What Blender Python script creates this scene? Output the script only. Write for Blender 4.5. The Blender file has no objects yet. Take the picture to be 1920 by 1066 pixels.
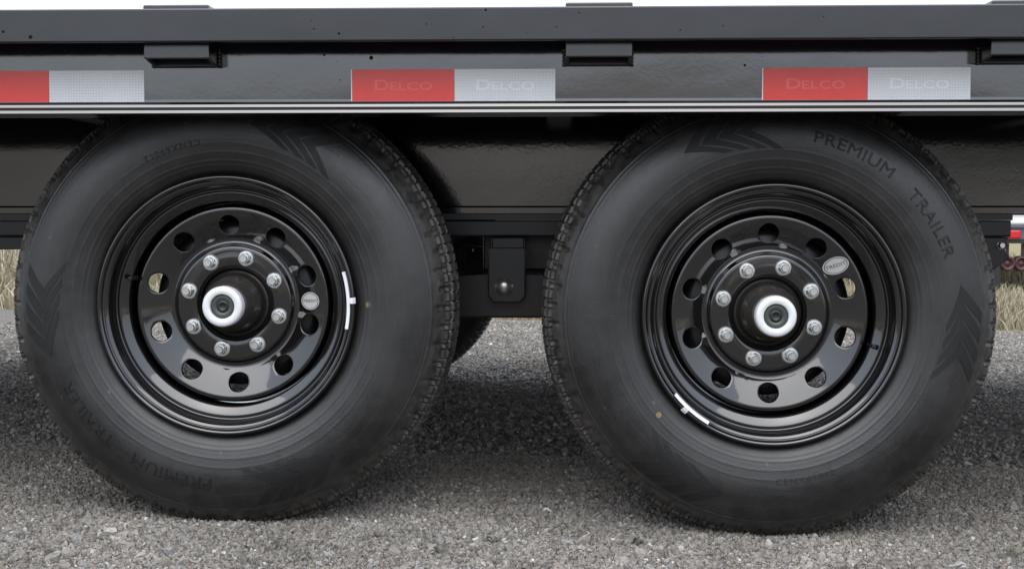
import bpy, bmesh, math, random
import numpy as np
from mathutils import Vector, Matrix

R = math.radians
PI = math.pi
random.seed(7); rng = np.random.default_rng(11)
SC = bpy.context.scene
COL = SC.collection

# ------------------------------------------------------------------ camera
CAM_H, CAM_D = 0.5313, 2.25
cam = bpy.data.cameras.new('camera'); camo = bpy.data.objects.new('camera', cam)
COL.objects.link(camo); SC.camera = camo
cam.sensor_width = 36; cam.lens = 2500 / 1920 * 36
cam.clip_start = 0.05; cam.clip_end = 2000
camo.location = (0, -CAM_D, CAM_H)
camo.rotation_euler = (R(90 - 2.815), 0, R(2.016))

# ------------------------------------------------------------------ sky, sun, exposure
SUN_EL, SUN_AZ = R(62), R(186)      # azimuth: direction the light comes from, clockwise from +Y
w = bpy.data.worlds.new('World'); SC.world = w; w.use_nodes = True
nt = w.node_tree; nt.nodes.clear()
sky = nt.nodes.new('ShaderNodeTexSky'); sky.sky_type = 'NISHITA'; sky.sun_disc = False
sky.sun_elevation = SUN_EL; sky.sun_rotation = SUN_AZ
sky.air_density = 1.0; sky.dust_density = 2.5; sky.ozone_density = 1.0
hs = nt.nodes.new('ShaderNodeHueSaturation'); hs.inputs['Saturation'].default_value = 0.55
bg = nt.nodes.new('ShaderNodeBackground'); bg.inputs['Strength'].default_value = 0.15
wo = nt.nodes.new('ShaderNodeOutputWorld')
nt.links.new(sky.outputs[0], hs.inputs['Color'])
# even cloud cover over the clear sky (standard overcast luminance: zenith three times the horizon)
gtc = nt.nodes.new('ShaderNodeTexCoord'); gsx = nt.nodes.new('ShaderNodeSeparateXYZ'); nt.links.new(gtc.outputs['Generated'], gsx.inputs[0])
gmr = nt.nodes.new('ShaderNodeMapRange'); nt.links.new(gsx.outputs['Z'], gmr.inputs['Value'])
gmr.inputs['To Min'].default_value = 1 / 3; gmr.inputs['To Max'].default_value = 1.0
gcl = nt.nodes.new('ShaderNodeVectorMath'); gcl.operation = 'SCALE'; gcl.inputs[0].default_value = (9.2, 10.0, 11.4)
nt.links.new(gmr.outputs[0], gcl.inputs['Scale'])
gmx = nt.nodes.new('ShaderNodeMix'); gmx.data_type = 'VECTOR'; gmx.inputs[0].default_value = 0.72
nt.links.new(hs.outputs[0], gmx.inputs[4]); nt.links.new(gcl.outputs[0], gmx.inputs[5])
nt.links.new(gmx.outputs[1], bg.inputs[0]); nt.links.new(bg.outputs[0], wo.inputs[0])
sl = bpy.data.lights.new('sun', 'SUN'); sl.energy = 1.2; sl.angle = R(75); sl.color = (1, .95, .88)
so = bpy.data.objects.new('sun', sl); COL.objects.link(so)
sd = Vector((math.sin(SUN_AZ) * math.cos(SUN_EL), math.cos(SUN_AZ) * math.cos(SUN_EL), math.sin(SUN_EL)))
so.rotation_euler = sd.to_track_quat('Z', 'Y').to_euler(); so.location = (0, -5, 8)
vs = SC.view_settings; vs.view_transform = 'Standard'; vs.look = 'None'; vs.gamma = 1; vs.use_curve_mapping = False
vs.exposure = 0.93

# ------------------------------------------------------------------ helpers
SLOPE = -0.0185
GROUND_Z = -.0085
def gz(x): return SLOPE * x + GROUND_Z

def obj(name, me, mat=None, parent=None, smooth=False):
    o = bpy.data.objects.new(name, me); COL.objects.link(o)
    if mat is not None and len(me.materials) == 0: me.materials.append(mat)
    if parent is not None: o.parent = parent
    if smooth and len(me.polygons): me.polygons.foreach_set('use_smooth', [True] * len(me.polygons))
    return o

def mesh(name, verts, faces):
    me = bpy.data.meshes.new(name); me.from_pydata([tuple(v) for v in verts], [], [tuple(f) for f in faces]); me.update()
    return me

def from_bm(name, bm):
    me = bpy.data.meshes.new(name); bm.normal_update(); bm.to_mesh(me); bm.free(); return me

def extrude_profile(name, pts, x0, x1, nseg=1):
    """closed (y,z) outline swept along X"""
    n = len(pts); v = []; f = []
    for k in range(nseg + 1):
        x = x0 + (x1 - x0) * k / nseg
        v += [(x, p[0], p[1]) for p in pts]
    for k in range(nseg):
        for i in range(n):
            j = (i + 1) % n
            f.append((k * n + i, k * n + j, (k + 1) * n + j, (k + 1) * n + i))
    f.append(tuple(range(n))[::-1]); f.append(tuple(range(nseg * n, nseg * n + n)))
    me = mesh(name, v, f)
    bm = bmesh.new(); bm.from_mesh(me); bmesh.ops.recalc_face_normals(bm, faces=bm.faces); bm.to_mesh(me); bm.free()
    return me

def box_me(name, x0, x1, y0, y1, z0, z1, bev=0.0, seg=2):
    bm = bmesh.new(); bmesh.ops.create_cube(bm, size=1)
    for v in bm.verts:
        v.co = Vector(((x0 + x1) / 2 + v.co.x * (x1 - x0), (y0 + y1) / 2 + v.co.y * (y1 - y0), (z0 + z1) / 2 + v.co.z * (z1 - z0)))
    if bev: bmesh.ops.bevel(bm, geom=bm.edges[:], offset=bev, segments=seg, profile=.5, affect='EDGES')
    return from_bm(name, bm)

def lathe(bm, prof, n, mod=None):
    """prof: (r, y) around the Y axis (wheel axle); returns rings"""
    rings = []
    for (r, y) in prof:
        rings.append([bm.verts.new((r * math.cos(2 * PI * k / n), y, r * math.sin(2 * PI * k / n))) for k in range(n)])
    for a, b in zip(rings[:-1], rings[1:]):
        for k in range(n):
            bm.faces.new((a[k], a[(k + 1) % n], b[(k + 1) % n], b[k]))
    return rings

def pchip(xs, ys):
    xs = np.array(xs, float); ys = np.array(ys, float)
    d = np.gradient(ys, xs)
    def f(x):
        x = np.asarray(x, float)
        i = np.clip(np.searchsorted(xs, x) - 1, 0, len(xs) - 2)
        h = xs[i + 1] - xs[i]; t = (x - xs[i]) / h
        return ((2*t**3 - 3*t**2 + 1) * ys[i] + (t**3 - 2*t**2 + t) * h * d[i] + (-2*t**3 + 3*t**2) * ys[i+1] + (t**3 - t**2) * h * d[i+1])
    return f

def text_geo(s, size, extrude, spacing=1.0, bold=0.0):
    cu = bpy.data.curves.new('t', 'FONT'); cu.body = s; cu.size = size; cu.extrude = extrude; cu.align_x = 'CENTER'
    cu.resolution_u = 3; cu.offset = bold; cu.space_character = spacing
    o = bpy.data.objects.new('t', cu); COL.objects.link(o)
    dg = bpy.context.evaluated_depsgraph_get(); me = o.evaluated_get(dg).to_mesh()
    V = np.array([v.co[:] for v in me.vertices]); F = [tuple(p.vertices) for p in me.polygons]
    o.evaluated_get(dg).to_mesh_clear(); bpy.data.objects.remove(o); bpy.data.curves.remove(cu)
    return V, F

# ------------------------------------------------------------------ materials
def mat(name, base, rough=.5, metal=0., ior=1.5, coat=0.):
    m = bpy.data.materials.new(name); m.use_nodes = True
    b = m.node_tree.nodes['Principled BSDF']
    b.inputs['Base Color'].default_value = (*base, 1); b.inputs['Roughness'].default_value = rough
    b.inputs['Metallic'].default_value = metal; b.inputs['IOR'].default_value = ior
    b.inputs['Coat Weight'].default_value = coat; b.inputs['Coat Roughness'].default_value = .06
    return m, m.node_tree, b

def N(nt, typ, **kw):
    n = nt.nodes.new(typ)
    for k, v in kw.items():
        if k in n.inputs: n.inputs[k].default_value = v
        else: setattr(n, k, v)
    return n

def pos_noise(nt, scale, detail=4, rough=.6, coord='Object', vec_scale=None):
    tc = N(nt, 'ShaderNodeTexCoord')
    src = tc.outputs[coord]
    if vec_scale:
        mp = N(nt, 'ShaderNodeMapping'); mp.inputs['Scale'].default_value = vec_scale
        nt.links.new(src, mp.inputs['Vector']); src = mp.outputs[0]
    n = N(nt, 'ShaderNodeTexNoise', Scale=scale, Detail=detail, Roughness=rough)
    nt.links.new(src, n.inputs['Vector'])
    return n.outputs['Fac'], src

def ramp(nt, fac, stops):
    r = N(nt, 'ShaderNodeValToRGB'); e = r.color_ramp.elements
    while len(e) < len(stops): e.new(.5)
    for el, (p, c) in zip(e, stops):
        el.position = p; el.color = (*c, 1) if len(c) == 3 else c
    nt.links.new(fac, r.inputs['Fac']); return r.outputs['Color']

def mix(nt, fac, a, b):
    m = N(nt, 'ShaderNodeMix', data_type='RGBA')
    for s, v in ((m.inputs['Factor'], fac), (m.inputs['A'], a), (m.inputs['B'], b)):
        pass
    ins = {s.identifier: s for s in m.inputs}
    for key, v in (('Factor_Float', fac), ('A_Color', a), ('B_Color', b)):
        s = ins[key]
        if isinstance(v, (int, float)): s.default_value = v
        elif isinstance(v, tuple): s.default_value = (*v, 1)
        else: nt.links.new(v, s)
    return [o for o in m.outputs if o.identifier == 'Result_Color'][0]

def bump(nt, b, h, strength, dist):
    bp = N(nt, 'ShaderNodeBump', Strength=strength, Distance=dist)
    nt.links.new(h, bp.inputs['Height']); nt.links.new(bp.outputs[0], b.inputs['Normal'])

def paint(name, base, rough, ior, peel=.0006, peel_scale=90, dust=.10, dustcol=(.16, .14, .12), specks=False, wave=0):
    m, nt, b = mat(name, base, rough, ior=ior)
    d, src = pos_noise(nt, 3.0, 8, .7)
    df = N(nt, 'ShaderNodeMapRange'); nt.links.new(d, df.inputs['Value'])
    df.inputs['From Min'].default_value = .42; df.inputs['From Max'].default_value = .75
    df.inputs['To Min'].default_value = dust * .25; df.inputs['To Max'].default_value = dust
    c = mix(nt, df.outputs[0], base, dustcol)
    if specks:
        fs = N(nt, 'ShaderNodeSeparateXYZ'); nt.links.new(src, fs.inputs[0]); fl = N(nt, 'ShaderNodeCombineXYZ'); nt.links.new(fs.outputs['X'], fl.inputs[0]); nt.links.new(fs.outputs['Z'], fl.inputs[1])
        vo = N(nt, 'ShaderNodeTexVoronoi', Scale=26.0, voronoi_dimensions='2D'); nt.links.new(fl.outputs[0], vo.inputs['Vector'])
        lt = N(nt, 'ShaderNodeMath', operation='LESS_THAN'); nt.links.new(vo.outputs['Distance'], lt.inputs[0])
        cl, _ = pos_noise(nt, 2.3, 2, .5)
        th = N(nt, 'ShaderNodeMapRange'); nt.links.new(cl, th.inputs['Value'])
        th.inputs['From Min'].default_value = .47; th.inputs['From Max'].default_value = .66
        th.inputs['To Min'].default_value = 0.0; th.inputs['To Max'].default_value = .13
        rc = N(nt, 'ShaderNodeSeparateColor'); nt.links.new(vo.outputs['Color'], rc.inputs[0])
        pw = N(nt, 'ShaderNodeMath', operation='POWER'); nt.links.new(rc.outputs[0], pw.inputs[0]); pw.inputs[1].default_value = 1.6
        tm = N(nt, 'ShaderNodeMath', operation='MULTIPLY'); nt.links.new(th.outputs[0], tm.inputs[0]); nt.links.new(pw.outputs[0], tm.inputs[1])
        nt.links.new(tm.outputs[0], lt.inputs[1])
        c = mix(nt, lt.outputs[0], c, (.012, .010, .009))
        rr = N(nt, 'ShaderNodeMapRange'); nt.links.new(lt.outputs[0], rr.inputs['Value'])
        rr.inputs['To Min'].default_value = rough; rr.inputs['To Max'].default_value = .95
        nt.links.new(rr.outputs[0], b.inputs['Roughness'])
        sp = N(nt, 'ShaderNodeMapRange'); nt.links.new(lt.outputs[0], sp.inputs['Value'])
        sp.inputs['To Min'].default_value = .5; sp.inputs['To Max'].default_value = .05
        nt.links.new(sp.outputs[0], b.inputs['Specular IOR Level'])
    nt.links.new(c, b.inputs['Base Color'])
    h, _ = pos_noise(nt, peel_scale, 3, .5)
    bp1 = N(nt, 'ShaderNodeBump', Strength=1.0, Distance=peel); nt.links.new(h, bp1.inputs['Height'])
    if wave:
        h2, _ = pos_noise(nt, 5.0, 2, .5, vec_scale=(1, 1, 1.6))
        bp2 = N(nt, 'ShaderNodeBump', Strength=1.0, Distance=wave); nt.links.new(h2, bp2.inputs['Height']); nt.links.new(bp1.outputs[0], bp2.inputs['Normal'])
        nt.links.new(bp2.outputs[0], b.inputs['Normal'])
    else: nt.links.new(bp1.outputs[0], b.inputs['Normal'])
    return m

M = {}
M['rail'] = paint('rail_paint', (.008, .008, .010), .17, 1.62, .00006, 60, .05, (.2, .2, .22), True, .0009)
M['channel'] = paint('channel_paint', (.006, .006, .007), .10, 2.05, .00004, 130, .09, (.18, .14, .11), True, .0007)
M['pocket'] = paint('pocket_paint', (.004, .004, .0045), .2, 1.8, .0001, 80, .02)
M['beam'] = paint('beam_paint', (.008, .008, .009), .08, 1.9, .00008, 150, .03, (.16, .14, .13), False, .0006)
M['under'] = paint('underbody_paint', (.010, .010, .011), .35, 1.5, .0002, 60, .06)
M['wheelpaint'] = paint('wheel_enamel', (.004, .004, .0045), .06, 1.82, .00002, 60, .012)
M['hub'] = paint('hub_casting', (.035, .033, .031), .32, 1.8, .0004, 120, .5, (.085, .070, .055))
M['hub'].node_tree.nodes['Principled BSDF'].inputs['Metallic'].default_value = .45

def rubber(name, base, dusty, rough=.55, dirt=1.0):
    m, nt, b = mat(name, base, rough, ior=1.60)
    tc = N(nt, 'ShaderNodeTexCoord'); sx = N(nt, 'ShaderNodeSeparateXYZ'); nt.links.new(tc.outputs['Object'], sx.inputs[0])
    cb = N(nt, 'ShaderNodeCombineXYZ'); nt.links.new(sx.outputs['X'], cb.inputs[0]); nt.links.new(sx.outputs['Z'], cb.inputs[1])
    ln = N(nt, 'ShaderNodeVectorMath', operation='LENGTH'); nt.links.new(cb.outputs[0], ln.inputs[0]); rad = ln.outputs['Value']
    at = N(nt, 'ShaderNodeMath', operation='ARCTAN2'); nt.links.new(sx.outputs['Z'], at.inputs[0]); nt.links.new(sx.outputs['X'], at.inputs[1])
    def polar(kr, kt):
        r1 = N(nt, 'ShaderNodeMath', operation='MULTIPLY'); nt.links.new(rad, r1.inputs[0]); r1.inputs[1].default_value = kr
        r2 = N(nt, 'ShaderNodeMath', operation='MULTIPLY'); nt.links.new(at.outputs[0], r2.inputs[0]); r2.inputs[1].default_value = kt
        c = N(nt, 'ShaderNodeCombineXYZ'); nt.links.new(r1.outputs[0], c.inputs[0]); nt.links.new(r2.outputs[0], c.inputs[1]); return c.outputs[0]
    a, _ = pos_noise(nt, 6, 10, .75); c = ramp(nt, a, [(.40, base), (.62, dusty)])
    # circular rub marks and radial smears
    n1 = N(nt, 'ShaderNodeTexNoise', Scale=1.0, Detail=5, Roughness=.6); nt.links.new(polar(90, 2.0), n1.inputs['Vector'])
    n2 = N(nt, 'ShaderNodeTexNoise', Scale=1.0, Detail=6, Roughness=.65); nt.links.new(polar(16, 9), n2.inputs['Vector'])
    m1 = N(nt, 'ShaderNodeMapRange'); nt.links.new(n1.outputs['Fac'], m1.inputs['Value']); m1.inputs['From Min'].default_value = .5; m1.inputs['From Max'].default_value = .8; m1.inputs['To Max'].default_value = .45 * dirt
    c = mix(nt, m1.outputs[0], c, tuple(1.7 * x for x in dusty))
    m2 = N(nt, 'ShaderNodeMapRange'); nt.links.new(n2.outputs['Fac'], m2.inputs['Value']); m2.inputs['From Min'].default_value = .52; m2.inputs['From Max'].default_value = .8; m2.inputs['To Max'].default_value = .40 * dirt
    c = mix(nt, m2.outputs[0], c, tuple(1.9 * x for x in dusty))
    # dust on shoulder and tread
    f, _ = pos_noise(nt, 60, 6, .7)
    t1 = N(nt, 'ShaderNodeMapRange'); nt.links.new(rad, t1.inputs['Value']); t1.inputs['From Min'].default_value = .346; t1.inputs['From Max'].default_value = .374
    t2 = N(nt, 'ShaderNodeMapRange'); nt.links.new(f, t2.inputs['Value']); t2.inputs['From Min'].default_value = .38; t2.inputs['From Max'].default_value = .70; t2.inputs['To Max'].default_value = .75 * dirt
    tm = N(nt, 'ShaderNodeMath', operation='MULTIPLY'); nt.links.new(t1.outputs[0], tm.inputs[0]); nt.links.new(t2.outputs[0], tm.inputs[1])
    c = mix(nt, tm.outputs[0], c, (.10, .09, .078))
    # small pale scuffs
    s1, _ = pos_noise(nt, 85, 2, .5)
    sc = N(nt, 'ShaderNodeMapRange'); nt.links.new(s1, sc.inputs['Value']); sc.inputs['From Min'].default_value = .74; sc.inputs['From Max'].default_value = .80; sc.inputs['To Max'].default_value = .35 * dirt
    c = mix(nt, sc.outputs[0], c, (.14, .13, .12))
    nt.links.new(c, b.inputs['Base Color'])
    rr = N(nt, 'ShaderNodeMapRange'); nt.links.new(a, rr.inputs['Value']); rr.inputs['From Min'].default_value = .3; rr.inputs['From Max'].default_value = .7
    rr.inputs['To Min'].default_value = rough - .08; rr.inputs['To Max'].default_value = rough + .22; nt.links.new(rr.outputs[0], b.inputs['Roughness'])
    h, _ = pos_noise(nt, 420, 4, .65)
    hm = N(nt, 'ShaderNodeMath', operation='ADD'); nt.links.new(h, hm.inputs[0]); nt.links.new(n1.outputs['Fac'], hm.inputs[1])
    bump(nt, b, hm.outputs[0], 1.0, .0005)
    return m
M['rubber'] = rubber('sidewall_rubber', (.0065, .0065, .0067), (.0170, .0165, .0162), .33)
M['rubber_dark'] = rubber('ribbed_dark_rubber', (.0038, .0038, .0041), (.0068, .0067, .0066), .54, .5)
M['rubber_dark'].node_tree.nodes['Principled BSDF'].inputs['IOR'].default_value = 1.48
M['zinc'] = mat('zinc_plate', (.72, .73, .72), .30, 1.0)[0]
M['capmetal'] = mat('bright_cap_metal', (.74, .75, .76), .45, .25)[0]
M['steel'] = mat('bolt_steel', (.62, .60, .56), .36, .9)[0]
M['plug'] = mat('rubber_plug', (.045, .055, .05), .4)[0]
M['plug_dark'] = mat('plug_centre', (.012, .012, .014), .35)[0]
M['weight'] = mat('white_coated_weight', (.75, .75, .77), .4)[0]
M['silver'] = mat('silver_label', (.48, .48, .47), .38, .0)[0]
M['ink'] = mat('label_ink', (.03, .03, .035), .6)[0]
M['dot'] = mat('yellow_paint_dot', (.16, .13, .045), .6)[0]

def tape_mat(name, base, line, sheen):
    m, nt, b = mat(name, base, .22, ior=1.6)
    tc = N(nt, 'ShaderNodeTexCoord')
    mp = N(nt, 'ShaderNodeMapping'); mp.inputs['Scale'].default_value = (1, 0, 1); nt.links.new(tc.outputs['Object'], mp.inputs['Vector'])
    vo = N(nt, 'ShaderNodeTexVoronoi', Scale=210.0, feature='DISTANCE_TO_EDGE'); vo.inputs['Randomness'].default_value = .35
    nt.links.new(mp.outputs[0], vo.inputs['Vector'])
    c = ramp(nt, vo.outputs['Distance'], [(.02, line), (.12, base)])
    a, _ = pos_noise(nt, 14, 5, .7); c2 = mix(nt, a, c, sheen)  # paler sheen painted into the tape colour in noise patches
    nt.links.new(c2, b.inputs['Base Color'])
    return m
M['tape_red'] = tape_mat('red_retroreflective', (.78, .028, .026), (.62, .022, .022), (.80, .075, .06))
M['tape_white'] = tape_mat('white_retroreflective', (.70, .72, .74), (.36, .39, .42), (.80, .80, .80))
M['tape_red_print'] = mat('red_watermark', (.84, .14, .13), .2)[0]
M['tape_white_print'] = mat('white_watermark', (.85, .85, .86), .2)[0]

# ------------------------------------------------------------------ ground
def ground_mat():
    m, nt, b = mat('gravel_and_grass_ground', (.25, .24, .22), .95)
    tc = N(nt, 'ShaderNodeTexCoord'); P = tc.outputs['Object']
    v1 = N(nt, 'ShaderNodeTexVoronoi', Scale=130.0); nt.links.new(P, v1.inputs['Vector'])
    c1 = ramp(nt, v1.outputs['Color'], [(0.0, (.07, .064, .058)), (.3, (.11, .103, .095)), (.6, (.145, .136, .126)), (.85, (.19, .18, .168)), (1, (.28, .27, .255))])
    big, _ = pos_noise(nt, 1.3, 6, .65)
    c1 = mix(nt, big, c1, (.125, .117, .107))
    gr, _ = pos_noise(nt, .6, 8, .75); g2, _ = pos_noise(nt, 25, 4, .7)
    cg = ramp(nt, gr, [(.3, (.12, .115, .055)), (.5, (.21, .175, .10)), (.7, (.27, .23, .15))])
    cg = mix(nt, g2, cg, (.22, .19, .10))
    sx = N(nt, 'ShaderNodeSeparateXYZ'); nt.links.new(P, sx.inputs[0])
    wob, _ = pos_noise(nt, .8, 5, .65)
    a = N(nt, 'ShaderNodeMath', operation='MULTIPLY_ADD'); nt.links.new(wob, a.inputs[0]); a.inputs[1].default_value = 1.0; nt.links.new(sx.outputs['Y'], a.inputs[2])
    hi = N(nt, 'ShaderNodeMapRange'); nt.links.new(a.outputs[0], hi.inputs['Value'])
    hi.inputs['From Min'].default_value = 5.2; hi.inputs['From Max'].default_value = 5.45
    lo = N(nt, 'ShaderNodeMapRange'); nt.links.new(a.outputs[0], lo.inputs['Value'])
    lo.inputs['From Min'].default_value = -13.6; lo.inputs['From Max'].default_value = -14.2
    ad = N(nt, 'ShaderNodeMath', operation='MAXIMUM'); nt.links.new(hi.outputs[0], ad.inputs[0]); nt.links.new(lo.outputs[0], ad.inputs[1])
    nt.links.new(mix(nt, ad.outputs[0], c1, cg), b.inputs['Base Color'])
    bump(nt, b, v1.outputs['Distance'], .9, .006)
    b.inputs['Specular IOR Level'].default_value = .2
    return m
xs = [-600, -60, -12, -4, -2, 0, 2, 4, 12, 60, 600]; ys = [-600, -60, -14, -4, -1, 0, 1, 3, 5, 10, 60, 600]
V = [(x, y, gz(x)) for y in ys for x in xs]
F = [(j * len(xs) + i, j * len(xs) + i + 1, (j + 1) * len(xs) + i + 1, (j + 1) * len(xs) + i) for j in range(len(ys) - 1) for i in range(len(xs) - 1)]
ground = obj('ground', mesh('ground', V, F), ground_mat()); ground['kind'] = 'structure'

# low dry hills behind the photographer (out of view, added and shaped for the reflections in the gloss paint)
def reflection_hills():
    m, nt, b = mat('reflection_hillside', (.3, .25, .16), .9)
    a, _ = pos_noise(nt, .045, 8, .7); c = ramp(nt, a, [(.40, (.035, .038, .034)), (.48, (.17, .155, .135)), (.6, (.33, .295, .26)), (.72, (.45, .41, .36))])
    nt.links.new(c, b.inputs['Base Color']); b.inputs['Specular IOR Level'].default_value = .1
    nx, ny = 90, 12; V = []; F = []
    for j in range(ny + 1):
        y = -55 - 75 * j / ny
        for i in range(nx + 1):
            x = -260 + 520 * i / nx
            cr = 10.6 + 2.9 * math.sin(x * .031 + 1.2) + 1.1 * math.sin(x * .083 + .4) + .5 * math.sin(x * .21)
            V.append((x, y, gz(x) - .3 + cr * math.sin(PI / 2 * j / ny) ** 1.3 + .25 * math.sin(x * .5 + y * .3)))
    for j in range(ny):
        for i in range(nx):
            q = j * (nx + 1) + i; F.append((q, q + 1, q + nx + 2, q + nx + 1))
    o = obj('reflection_hills', mesh('reflection_hills', V, F), m, None, True); o['kind'] = 'structure'
reflection_hills()

# gravel: loose stones scattered with geometry nodes
def stone_mat():
    m, nt, b = mat('gravel_stone', (.25, .24, .23), .9)
    at = N(nt, 'ShaderNodeAttribute', attribute_name='tone', attribute_type='INSTANCER')
    c = ramp(nt, at.outputs['Fac'], [(0, (.080, .074, .067)), (.15, (.115, .107, .096)), (.36, (.145, .132, .116)), (.52, (.165, .148, .125)), (.66, (.158, .156, .154)),
                                     (.78, (.185, .171, .152)), (.88, (.165, .142, .122)), (.95, (.215, .204, .187)), (.985, (.26, .25, .235)), (1, (.38, .37, .35))])
    geo = N(nt, 'ShaderNodeNewGeometry'); pn = N(nt, 'ShaderNodeTexNoise', Scale=3.2, Detail=6, Roughness=.65); nt.links.new(geo.outputs['Position'], pn.inputs['Vector'])
    pm = N(nt, 'ShaderNodeMapRange'); nt.links.new(pn.outputs['Fac'], pm.inputs['Value']); pm.inputs['From Min'].default_value = .3; pm.inputs['From Max'].default_value = .7; pm.inputs['To Min'].default_value = 1.0; pm.inputs['To Max'].default_value = 1.75
    c0 = N(nt, 'ShaderNodeVectorMath', operation='SCALE'); nt.links.new(c, c0.inputs[0]); nt.links.new(pm.outputs[0], c0.inputs['Scale']); c = c0.outputs[0]
    n, _ = pos_noise(nt, 2.0, 4, .7)
    v = N(nt, 'ShaderNodeMapRange'); nt.links.new(n, v.inputs['Value']); v.inputs['To Min'].default_value = .65; v.inputs['To Max'].default_value = 1.3
    mm = N(nt, 'ShaderNodeVectorMath', operation='SCALE'); nt.links.new(c, mm.inputs[0]); nt.links.new(v.outputs[0], mm.inputs['Scale'])
    nt.links.new(mm.outputs[0], b.inputs['Base Color'])
    b.inputs['Specular IOR Level'].default_value = .25
    return m
M['stone'] = stone_mat()

def scatter_tree(name, density, smin, smax, seed, sub):
    g = bpy.data.node_groups.new(name, 'GeometryNodeTree')
    g.interface.new_socket('Geometry', in_out='INPUT', socket_type='NodeSocketGeometry')
    g.interface.new_socket('Geometry', in_out='OUTPUT', socket_type='NodeSocketGeometry')
    L = g.links.new; nn = g.nodes.new
    gi = nn('NodeGroupInput'); go = nn('NodeGroupOutput')
    dp = nn('GeometryNodeDistributePointsOnFaces'); dp.inputs['Density'].default_value = density; dp.inputs['Seed'].default_value = seed
    L(gi.outputs[0], dp.inputs['Mesh'])
    jn = nn('GeometryNodeJoinGeometry')
    for k in range(5):
        ico = nn('GeometryNodeMeshIcoSphere'); ico.inputs['Radius'].default_value = 1; ico.inputs['Subdivisions'].default_value = sub
        nz = nn('ShaderNodeTexNoise'); nz.inputs['Scale'].default_value = 1.1; nz.inputs['Detail'].default_value = 1
        pz = nn('GeometryNodeInputPosition'); ofs = nn('ShaderNodeVectorMath'); ofs.operation = 'ADD'; ofs.inputs[1].default_value = (k * 7.3 + seed, k * 3.1, k * 1.7)
        L(pz.outputs[0], ofs.inputs[0]); L(ofs.outputs[0], nz.inputs['Vector'])
        sb = nn('ShaderNodeVectorMath'); sb.operation = 'SUBTRACT'; sb.inputs[1].default_value = (.5, .5, .5); L(nz.outputs['Color'], sb.inputs[0])
        sc = nn('ShaderNodeVectorMath'); sc.operation = 'SCALE'; sc.inputs['Scale'].default_value = 2.2; L(sb.outputs[0], sc.inputs[0])
        sp = nn('GeometryNodeSetPosition'); L(ico.outputs['Mesh'], sp.inputs['Geometry']); L(sc.outputs[0], sp.inputs['Offset'])
        sm = nn('GeometryNodeSetMaterial'); sm.inputs['Material'].default_value = M['stone']; L(sp.outputs[0], sm.inputs['Geometry'])
        ti = nn('GeometryNodeGeometryToInstance'); L(sm.outputs[0], ti.inputs[0]); L(ti.outputs[0], jn.inputs[0])
    ip = nn('GeometryNodeInstanceOnPoints'); ip.inputs['Pick Instance'].default_value = True
    L(dp.outputs['Points'], ip.inputs['Points']); L(jn.outputs[0], ip.inputs['Instance'])
    ro = nn('FunctionNodeRandomValue'); ro.data_type = 'FLOAT_VECTOR'; ro.inputs['Max'].default_value = (6.28, 6.28, 6.28); ro.inputs['Seed'].default_value = seed + 1
    L(ro.outputs[0], ip.inputs['Rotation'])
    r1 = nn('FunctionNodeRandomValue'); r1.data_type = 'FLOAT'; r1.inputs[2].default_value = 0; r1.inputs[3].default_value = 1; r1.inputs['Seed'].default_value = seed + 2
    pw = nn('ShaderNodeMath'); pw.operation = 'POWER'; pw.inputs[1].default_value = 3.0; L(r1.outputs[1], pw.inputs[0])
    mr = nn('ShaderNodeMapRange'); mr.inputs['To Min'].default_value = smin; mr.inputs['To Max'].default_value = smax; L(pw.outputs[0], mr.inputs['Value'])
    rv = nn('FunctionNodeRandomValue'); rv.data_type = 'FLOAT_VECTOR'; rv.inputs['Min'].default_value = (.75, .6, .45); rv.inputs['Max'].default_value = (1.3, 1.1, .8); rv.inputs['Seed'].default_value = seed + 3
    ms = nn('ShaderNodeVectorMath'); ms.operation = 'SCALE'; L(rv.outputs[0], ms.inputs[0]); L(mr.outputs[0], ms.inputs['Scale'])
    L(ms.outputs[0], ip.inputs['Scale'])
    st = nn('GeometryNodeStoreNamedAttribute'); st.data_type = 'FLOAT'; st.domain = 'INSTANCE'; st.inputs['Name'].default_value = 'tone'
    rt = nn('FunctionNodeRandomValue'); rt.data_type = 'FLOAT'; rt.inputs['Seed'].default_value = seed + 5
    L(ip.outputs[0], st.inputs['Geometry'])
    vi = [s for s in st.inputs if s.name == 'Value' and s.enabled][0]
    L(rt.outputs[1], vi)
    L(st.outputs[0], go.inputs[0])
    return g

def gravel(name, x0, x1, y0, y1, density, smin, smax, seed, sub, label):
    me = mesh(name, [(x0, y0, gz(x0) + .001), (x1, y0, gz(x1) + .001), (x1, y1, gz(x1) + .001), (x0, y1, gz(x0) + .001)], [(0, 1, 2, 3)])
    o = obj(name, me, M['stone']); o['kind'] = 'stuff'; o['label'] = label; o['category'] = 'gravel'
    md = o.modifiers.new('scatter', 'NODES'); md.node_group = scatter_tree(name, density, smin, smax, seed, sub)
    return o
gravel('gravel', -1.5, 1.5, -.55, .75, 66000, .0010, .0052, 3, 2, 'loose grey and tan gravel in front of and around the trailer wheels')
gravel('gravel', -1.5, 1.5, -.55, .75, 320, .0045, .0115, 43, 3, 'scattered larger pebbles lying among the fine gravel by the wheels')
gravel('gravel', -1.4, 1.4, -.5, -.03, 1500, .0035, .0120, 61, 3, 'coarser mixed pebbles on the ground nearest the camera')
gravel('gravel', -2.6, 2.6, .75, 4.7, 7000, .0025, .0095, 23, 1, 'gravel lying in the shade under and beyond the trailer')

# ------------------------------------------------------------------ trailer
T = bpy.data.objects.new('flatbed_trailer', None); COL.objects.link(T); T.empty_display_size = .2
T['label'] = 'black deck-over flatbed trailer standing on two visible black wheels'; T['category'] = 'trailer'
ZB = CAM_H
XL, XR = -2.6, 2.6
def part(name, me, m, parent=T, smooth=False): return obj(name, me, m, parent, smooth)

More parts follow.
